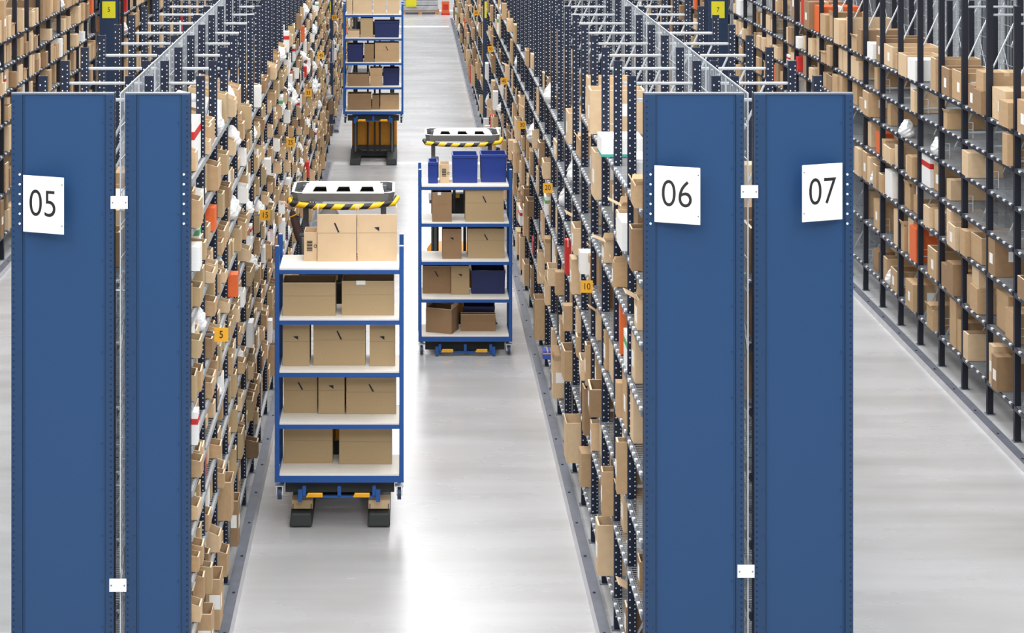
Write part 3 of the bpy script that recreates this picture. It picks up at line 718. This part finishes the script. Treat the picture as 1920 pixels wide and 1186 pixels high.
B(0, Y, 864, 929, 581, 612, z2[0], 'low flat carton on the middle trolley\'s lowest shelf', body='kraft_dark', dy=.22, depth=.12)
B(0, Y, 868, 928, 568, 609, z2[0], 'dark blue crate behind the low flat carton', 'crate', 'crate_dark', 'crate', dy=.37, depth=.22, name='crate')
Y = YC[2]
B(0, Y, 650.5, 660.5, -2, 27, z3[4], 'thin carton next to the post, far trolley top shelf', body='kraft_light')
B(0, Y, 662, 698, -14, 27, z3[4], 'large pale carton, far trolley top shelf, beside the thin one', body='kraft_light')
B(0, Y, 700, 724, -14, 27, z3[4], 'middle pale carton, far trolley top shelf', body='kraft_light')
B(0, Y, 726, 748.5, -14, 27, z3[4], 'pale carton against the aisle-side post, far trolley top shelf', body='kraft_light')
B(0, Y, 651.5, 674, 59, 72, z3[3], 'low pale carton, far trolley second shelf down', body='kraft_light')
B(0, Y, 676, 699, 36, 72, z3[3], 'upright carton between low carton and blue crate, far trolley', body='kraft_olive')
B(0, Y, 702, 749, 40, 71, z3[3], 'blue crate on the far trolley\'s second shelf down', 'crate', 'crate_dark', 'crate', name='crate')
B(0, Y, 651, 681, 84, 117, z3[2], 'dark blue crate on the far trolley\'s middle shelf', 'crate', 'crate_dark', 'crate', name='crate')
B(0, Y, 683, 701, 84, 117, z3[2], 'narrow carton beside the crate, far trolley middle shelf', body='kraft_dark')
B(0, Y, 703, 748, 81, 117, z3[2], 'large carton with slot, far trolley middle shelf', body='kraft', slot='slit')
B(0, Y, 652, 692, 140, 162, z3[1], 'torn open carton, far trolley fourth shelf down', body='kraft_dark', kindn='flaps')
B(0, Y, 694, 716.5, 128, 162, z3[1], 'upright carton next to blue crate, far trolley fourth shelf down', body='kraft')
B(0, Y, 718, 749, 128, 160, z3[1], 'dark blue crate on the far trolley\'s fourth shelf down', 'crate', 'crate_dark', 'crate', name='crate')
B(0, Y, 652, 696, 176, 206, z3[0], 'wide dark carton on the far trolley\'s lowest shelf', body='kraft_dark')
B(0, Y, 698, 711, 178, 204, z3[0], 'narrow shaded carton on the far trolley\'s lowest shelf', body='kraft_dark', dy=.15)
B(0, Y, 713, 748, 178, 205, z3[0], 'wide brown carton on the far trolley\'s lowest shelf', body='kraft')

# ------------------------------------------------------------------ order picker trucks
def truck(x, Y, sc, lift, label, legs0=.0, boxes=True):
    root = empty('order_picker_truck', (x, Y, 0)); root.scale = (sc,)*3; tag(root, label, 'forklift', 'order picking trucks in the main aisle')
    for sg in (-1, 1):
        m = MB(); cx = sg*.39+.0
        m.hexa([(cx-.115, legs0, .012), (cx+.115, legs0, .012), (cx+.115, 1.0, .012), (cx-.115, 1.0, .012), (cx-.10, legs0+.02, .14), (cx+.10, legs0+.02, .14), (cx+.115, 1.0, .2), (cx-.115, 1.0, .2)], 'truck_dark')
        leg = bev(m.build('support_leg', root), .015)
        m = MB(); m.disc((cx, legs0+.13, .056), .055, (1, 0, 0), .16, 'rubber', 18); m.build('load_wheel', leg)
    # mast
    for sg in (-1, 1):
        m = MB(); cx = sg*.40; m.box(cx-.045, cx+.045, .72, .84, .12, 2.62+lift*.6, 'truck_dark'); m.box(cx-.02, cx+.02, .7, .72, .12, 2.6+lift*.6, 'truck_grey'); bev(m.build('mast_column', root), .006)
    m = MB()
    for cx in (-.13, .02, .13): m.bar((cx, .76, .15), (cx, .76, 2.3+lift*.5), .022, 'truck_dark', 8)
    for z in (.22, 1.15, 2.2): m.box(-.4, .4, .77, .81, z, z+.07, 'truck_dark')
    m.build('lift_chain_frame', root)
    # forks under the load
    fb = None
    m = MB(); m.box(-.4, .4, .66, .7, lift+.06, lift+.4, 'truck_dark'); fb = m.build('fork_carriage', root)
    for sg in (-1, 1):
        m = MB(); m.box(sg*.18-.05, sg*.18+.05, .1, .7, lift+.16, lift+.19, 'truck_dark'); m.build('fork', fb)
    # drive unit
    m = MB()
    m.prism([(-.5, .12), (.5, .12), (.5, .95), (.42, 1.05), (-.42, 1.05), (-.5, .95)], 1.75, 2.55, 'truck_yellow'); m.box(-.5, .5, .95, 2.6, .03, .16, 'truck_dark'); bev(m.build('drive_unit', root), .02)
    m = MB()
    for sg in (-1, 1): m.prism([(sg*.07, .3), (sg*.42, .3), (sg*.42, 1.0), (sg*.07, 1.0)], .9, .96, 'truck_yellow')
    m.build('front_panel', root)
    m = MB()
    for sg in (-1, 1): m.disc((sg*.38, 2.2, .12), .12, (1, 0, 0), .14, 'rubber', 22)
    m.build('drive_wheel', root)
    # cabin
    zc = lift+.945
    m = MB(); m.box(-.48, .48, 1.0, 1.7, zc-.08, zc, 'truck_dark'); cab = bev(m.build('cabin_platform', root), .01)
    m = MB(); m.box(-.42, .2, .9, 1.02, zc+.75, zc+1.12, 'truck_dark'); m.box(-.2, -.05, .875, .9, zc+.98, zc+1.05, 'rubber')
    m.build('console', cab)
    m = MB(); m.disc((-.25, .893, zc+.93), .028, (0, 1, 0), .03, 'orange_card', 16); tag(m.build('stop_button', cab), 'orange stop button')
    m = MB(); m.box(-.12, -.05, .89, .9, zc+1.06, zc+1.11, 'amber'); m.build('warning_sticker', cab)
    for sg in (-1, 1):
        m = MB(); m.box(sg*.42-.03, sg*.42+.03, 1.62, 1.68, zc, lift+2.86, 'truck_grey'); m.build('roof_post', cab)
        m = MB(); m.box(sg*.47-.015, sg*.47+.015, 1.05, 1.6, zc+.95, zc+1.0, 'truck_grey'); m.build('side_guard', cab)
    # overhead guard: deep grey ring with clipped corners, white lid with three windows
    zr = lift+2.795
    def ring(a, d, c): return [(-a+c, 0), (a-c, 0), (a, c), (a, d-c), (a-c, d), (-a+c, d), (-a, d-c), (-a, c)]
    o_, i_ = ring(.545, .68, .06), [(x_*.95, .025+y_*.93) for x_, y_ in ring(.545, .68, .06)]
    y1 = 1.05; m = MB(); vs = [(p[0]*.97, p[1]+y1+.01, zr) for p in o_]+[(p[0], p[1]+y1, zr+.095) for p in o_]+[(p[0], p[1]+y1, zr+.095) for p in i_]+[(p[0], p[1]+y1, zr) for p in i_]
    fs = []; mm = []
    m.add(vs, [(i, (i+1) % 8, 8+(i+1) % 8, 8+i) for i in range(8)]+[(16+i, 16+(i+1) % 8, 24+(i+1) % 8, 24+i) for i in range(8)]+[(24+i, 24+(i+1) % 8, (i+1) % 8, i) for i in range(8)], 'truck_grey')
    m.add(vs, [(8+i, 8+(i+1) % 8, 16+(i+1) % 8, 16+i) for i in range(8)], 'roof_white')
    g = m.build('overhead_guard', cab)
    m = MB(); m.box(-.5, .5, y1+.05, y1+.64, zr+.0, zr+.02, 'truck_dark'); m.build('guard_floor', g)
    # flat lid: strips leave three trapezoid openings
    zl = zr+.1
    def quad(xa, xb, ya, xc, xd, yb):      # front edge xa..xb at ya, back edge xc..xd at yb
        m.hexa([(xa, y1+ya, zl-.015), (xb, y1+ya, zl-.015), (xd, y1+yb, zl-.015), (xc, y1+yb, zl-.015), (xa, y1+ya, zl), (xb, y1+ya, zl), (xd, y1+yb, zl), (xc, y1+yb, zl)], 'roof_white')
    m = MB(); quad(-.43, .43, .0, -.43, .43, .035); quad(-.41, .41, .4, -.37, .37, .66)
    xs = [-.43, -.33, -.17, -.08, .08, .17, .33, .43]; xt = [-.41, -.305, -.195, -.055, .055, .195, .305, .41]
    for k in (0, 2, 4, 6): quad(xs[k], xs[k+1], .035, xt[k], xt[k+1], .4)
    m.box(-.41, -.4, y1+.02, y1+.6, zr+.03, zl-.01, 'roof_white'); m.box(.4, .41, y1+.02, y1+.6, zr+.03, zl-.01, 'roof_white')
    tag(m.build('roof_lid', g), 'white lid with three openings')
    m = MB(); m.tube([(-.56, 1.12, zr+.01), (-.54, 1.03, zr-.02), (-.3, .985, zr-.035), (0, .975, zr-.042), (.3, .985, zr-.035), (.54, 1.03, zr-.01), (.57, 1.12, zr+.03)], .03, 'hazard_stripe', 10)
    tag(smooth(m.build('bumper_tube', g)), 'yellow and black striped bumper tube')
    return root
truck(-.64, YC[0]+.02, 1, L1, 'order picker with white roof lid carrying the closest trolley and a worker')
truck(.815, YC[1]+.12, .95, .015, 'order picker with white roof lid behind the trolley of blue crates', legs0=.6)
truck(-.632, YC[2]+.05, .97, L3+.045, 'yellow order picker truck lifting the trolley far down the aisle')
# two small cartons on the support legs
for px0, px1, body, lab in ((547, 586, 'kraft_olive', 'small carton resting on the truck leg nearer the narrow rack'), (691, 731, 'kraft_light', 'small pale carton on the truck leg nearer the middle of the aisle')):  # shade on the rack-side carton is put into its darker kraft
    y = YC[0]+.1; k = F/y; x0, x1 = (px0-CX)/k, (px1-CX)/k
    m = MB(); m.box(x0, x1, 0, .16, 0, .085, body); m.box(x0+.01, x0+.018, -.004, 0, .0, .05, 'hole_dark'); m.box(x1-.018, x1-.01, -.004, 0, 0, .05, 'hole_dark')
    o = m.build('leg_carton', None, (0, y, .166)); tag(o, lab, 'carton', 'cartons on the truck legs')

# ------------------------------------------------------------------ the worker
def skin_mesh(name, pts, edges, m, parent=None, sub=2):
    me = bpy.data.meshes.new(name); me.from_pydata([p[:3] for p in pts], edges, []); o = bpy.data.objects.new(name, me); COL.objects.link(o)
    for mm in (m if isinstance(m, (list, tuple)) else [m]): me.materials.append(MATS[mm])
    sk = o.modifiers.new('skin', 'SKIN'); sk.use_smooth_shade = True
    for i, p in enumerate(pts): me.skin_vertices[0].data[i].radius = (p[3], p[4] if len(p) > 4 else p[3])
    me.skin_vertices[0].data[0].use_root = True
    ss = o.modifiers.new('sub', 'SUBSURF'); ss.levels = sub; ss.render_levels = sub
    if parent: o.parent = parent
    return o
PX, PY, PZ = -.55, YC[0]+1.36, L1+.95
pr = empty('person', (PX, PY, PZ)); tag(pr, 'person in white cap and dark brown sleeves reaching from the truck into the narrow rack', 'person')
# local coordinates, facing -x (towards the narrow rack)
P = [(0.02, 0, .86, .13, .15), (-.02, 0, 1.05, .13, .16), (-.09, 0, 1.25, .14, .18), (-.15, 0, 1.40, .09, .1), (-.2, -.01, 1.47, .05, .05),
     (-.16, -.16, 1.37, .062), (-.53, -.19, 1.38, .062), (-.59, -.2, 1.58, .048), (-.635, -.2, 1.735, .032),
     (-.16, .17, 1.36, .06), (-.36, .24, 1.2, .048), (-.52, .2, 1.12, .036), (-.62, .18, 1.08, .026),
     (.02, -.1, .80, .095), (-.04, -.11, .45, .062), (.03, -.11, .08, .042), (-.1, -.11, .035, .034),
     (.02, .1, .80, .095), (-.06, .11, .45, .062), (.03, .11, .08, .042), (-.1, .11, .035, .034)]
E = [(0, 1), (1, 2), (2, 3), (3, 4), (2, 5), (5, 6), (6, 7), (7, 8), (2, 9), (9, 10), (10, 11), (11, 12), (0, 13), (13, 14), (14, 15), (15, 16), (0, 17), (17, 18), (18, 19), (19, 20)]
skin_mesh('body', P, E, 'sleeve_brown', pr)
T = [(0.02, 0, .88, .15, .17), (0.02, -.1, .78, .108), (-.04, -.11, .45, .075), (.03, -.11, .12, .055), (.02, .1, .78, .108), (-.06, .11, .45, .075), (.03, .11, .12, .055)]
skin_mesh('trousers', T, [(0, 1), (1, 2), (2, 3), (0, 4), (4, 5), (5, 6)], 'trousers', pr)
# head with face, cap on top
hm = MB(); n = 20; rows = 14; vs = []
hc = Vector((-.25, -.01, 1.6))
for j in range(rows+1):
    v = j/rows; th = math.pi*v
    for i in range(n):
        a = 2*math.pi*i/n; r = math.sin(th)
        x, y, z = math.cos(a)*r*.095, math.sin(a)*r*.076, math.cos(th)*.118
        if z < 0: x *= 1-.0*z; y *= 1+z*1.6
        if math.cos(a) < -.9 and -.03 < z < .02: x -= .018*(1 if z < .0 else .5)     # nose ridge
        if math.cos(a) < -.8 and .01 < z < .04: x += .006
        vs.append((x+hc.x, y+hc.y, z+hc.z))
hm.add(vs, [(j*n+i, (j+1)*n+i, (j+1)*n+(i+1) % n, j*n+(i+1) % n) for j in range(rows) for i in range(n)], 'skin')
head = smooth(hm.build('head', pr))
for sg in (-1, 1):
    m = MB(); m.bar((hc.x-.082, hc.y+sg*.03, hc.z+.018), (hc.x-.092, hc.y+sg*.03, hc.z+.018), .011, 'label_white', 8); m.bar((hc.x-.09, hc.y+sg*.03, hc.z+.018), (hc.x-.096, hc.y+sg*.03, hc.z+.018), .005, 'hair', 8); m.build('eye', head)
    m = MB(); m.tube([(hc.x+.005, hc.y+sg*.076, hc.z-.03), (hc.x+.012, hc.y+sg*.09, hc.z), (hc.x, hc.y+sg*.076, hc.z+.025)], [.008, .014, .007], 'skin'); m.build('ear', head)
m = MB(); m.bar((hc.x-.088, hc.y-.022, hc.z-.058), (hc.x-.088, hc.y+.022, hc.z-.058), .005, 'red_card', 6); m.build('mouth', head)
cm = MB(); vs = []; rows = 7
for j in range(rows+1):
    th = math.pi/2*j/rows
    for i in range(n):
        a = 2*math.pi*i/n; vs.append((hc.x+.004+math.cos(a)*math.sin(th)*.112, hc.y+math.sin(a)*math.sin(th)*.092, hc.z+.02+math.cos(th)*.118))
cm.add(vs, [(j*n+i, (j+1)*n+i, (j+1)*n+(i+1) % n, j*n+(i+1) % n) for j in range(rows) for i in range(n)], 'cap_white')
cap = smooth(cm.build('cap', pr))
m = MB()
pk = [(hc.x-.09+math.cos(a)*.0-.0, 0) for a in (0,)]
br = [(hc.x-.09-.105*math.cos(t), hc.y+.082*math.sin(t)) for t in [(-.5+k/8)*math.pi for k in range(9)]]
vs = [(x, y, hc.z+.022-(hc.x-.09-x)*.45) for x, y in br]+[(x, y, hc.z+.03-(hc.x-.09-x)*.45) for x, y in br]
m.add(vs, [tuple(range(9))[::-1], tuple(range(9, 18))]+[(i, (i+1) % 9, 9+(i+1) % 9, 9+i) for i in range(9)], 'cap_white'); m.build('cap_brim', cap)
m = MB(); m.bar((hc.x-.1, hc.y-.05, hc.z+.04), (hc.x-.06, hc.y-.09, hc.z+.04), .014, 'cap_pink', 6); tag(m.build('cap_trim', cap), 'pink trim on the white cap')
# hands with five fingers; the raised one grips the shelf edge, the lower one reaches for a bin
def hand(cx, cy, cz, dirx, dirz, side, name='hand'):
    h = skin_mesh(name, [(cx, cy, cz, .026, .02), (cx+dirx*.04, cy, cz+dirz*.04, .03, .018), (cx+dirx*.08, cy, cz+dirz*.08, .032, .016)], [(0, 1), (1, 2)], 'skin', pr)
    for k in range(4):
        oy = (-.027+k*.018); L = (.062, .075, .07, .055)[k]; bx, bz = cx+dirx*.075, cz+dirz*.075
        p1 = (bx+dirx*L*.45-.006, cy+oy, bz+dirz*L*.45+.006); p2 = (p1[0]+dirx*L*.2-.02, cy+oy, p1[2]+dirz*L*.1-.012); p3 = (p2[0]-.008, cy+oy, p2[2]-.022)
        skin_mesh('finger', [(bx-dirx*.02, cy+oy*.9, bz-dirz*.02, .0092), p1+(.0088,), p2+(.008,), p3+(.0068,)], [(0, 1), (1, 2), (2, 3)], 'skin', h, 1)
    tx, tz = cx+dirx*.03, cz+dirz*.03
    skin_mesh('thumb', [(tx, cy+side*.02, tz, .012), (tx+dirx*.03-.008, cy+side*.046, tz+dirz*.03-.004, .0105), (tx+dirx*.055-.016, cy+side*.052, tz+dirz*.05-.014, .008)], [(0, 1), (1, 2)], 'skin', h, 1)
hand(-.64, -.2, 1.74, -.62, .78, -1); hand(-.63, .18, 1.075, -.95, -.2, 1)
m = MB(); m.tube([(-.62+.04*math.cos(a*math.pi/6), -.2+.038*math.sin(a*math.pi/6), 1.685+.018*math.cos(a*math.pi/6)) for a in range(13)], .007, 'amber', 6); tag(m.build('wristband', pr), 'yellow wristband')

# ------------------------------------------------------------------ goods at the far end of the aisle
def pallet_load(x, y):
    p = empty('pallet', (x, y, 0)); tag(p, 'wooden pallet at the far end of the main aisle', 'pallet')
    for k in range(3):
        m = MB(); c = -.62+k*.62; m.box(c-.07, c+.07, 0, 1.0, .0, .1, 'wood'); m.build('block', p)
    m = MB(); 
    for k in range(5): m.box(-.72, .72, .02+k*.2, .15+k*.2, .1, .125, 'wood')
    m.build('deck_boards', p)
pallet_load(.62, 74.2)
m = MB(); rr = random.Random(3)
for k in range(7): m.box(-.68+rr.uniform(0, .03), .68+rr.uniform(-.03, 0), .03+rr.uniform(0, .04), .95, .0+k*.2, .196+k*.2, 'wrap_grey')
o = m.build('wrapped_load', None, (.62, 74.2, .126)); tag(bev(o, .03), 'grey film wrapped load stacked on the far pallet', 'load')
m = MB(); m.box(-.2, .2, -.01, 0, -.13, .13, 'sign_yellow'); tag(m.build('yellow_label', None, (.28, 74.19, .42)), 'bright yellow label stuck on the wrapped load', 'label')
m = MB(); m.box(-.14, .14, 0, .3, 0, .5, 'orange_card'); m.box(-.16, .16, -.02, .32, .0, .06, 'red_card'); m.box(-.1, .1, -.01, 0, .2, .4, 'red_card'); tag(bev(m.build('orange_bin', None, (1.57, 74.0, 0)), .02), 'orange bin standing beside the far pallet', 'bin')
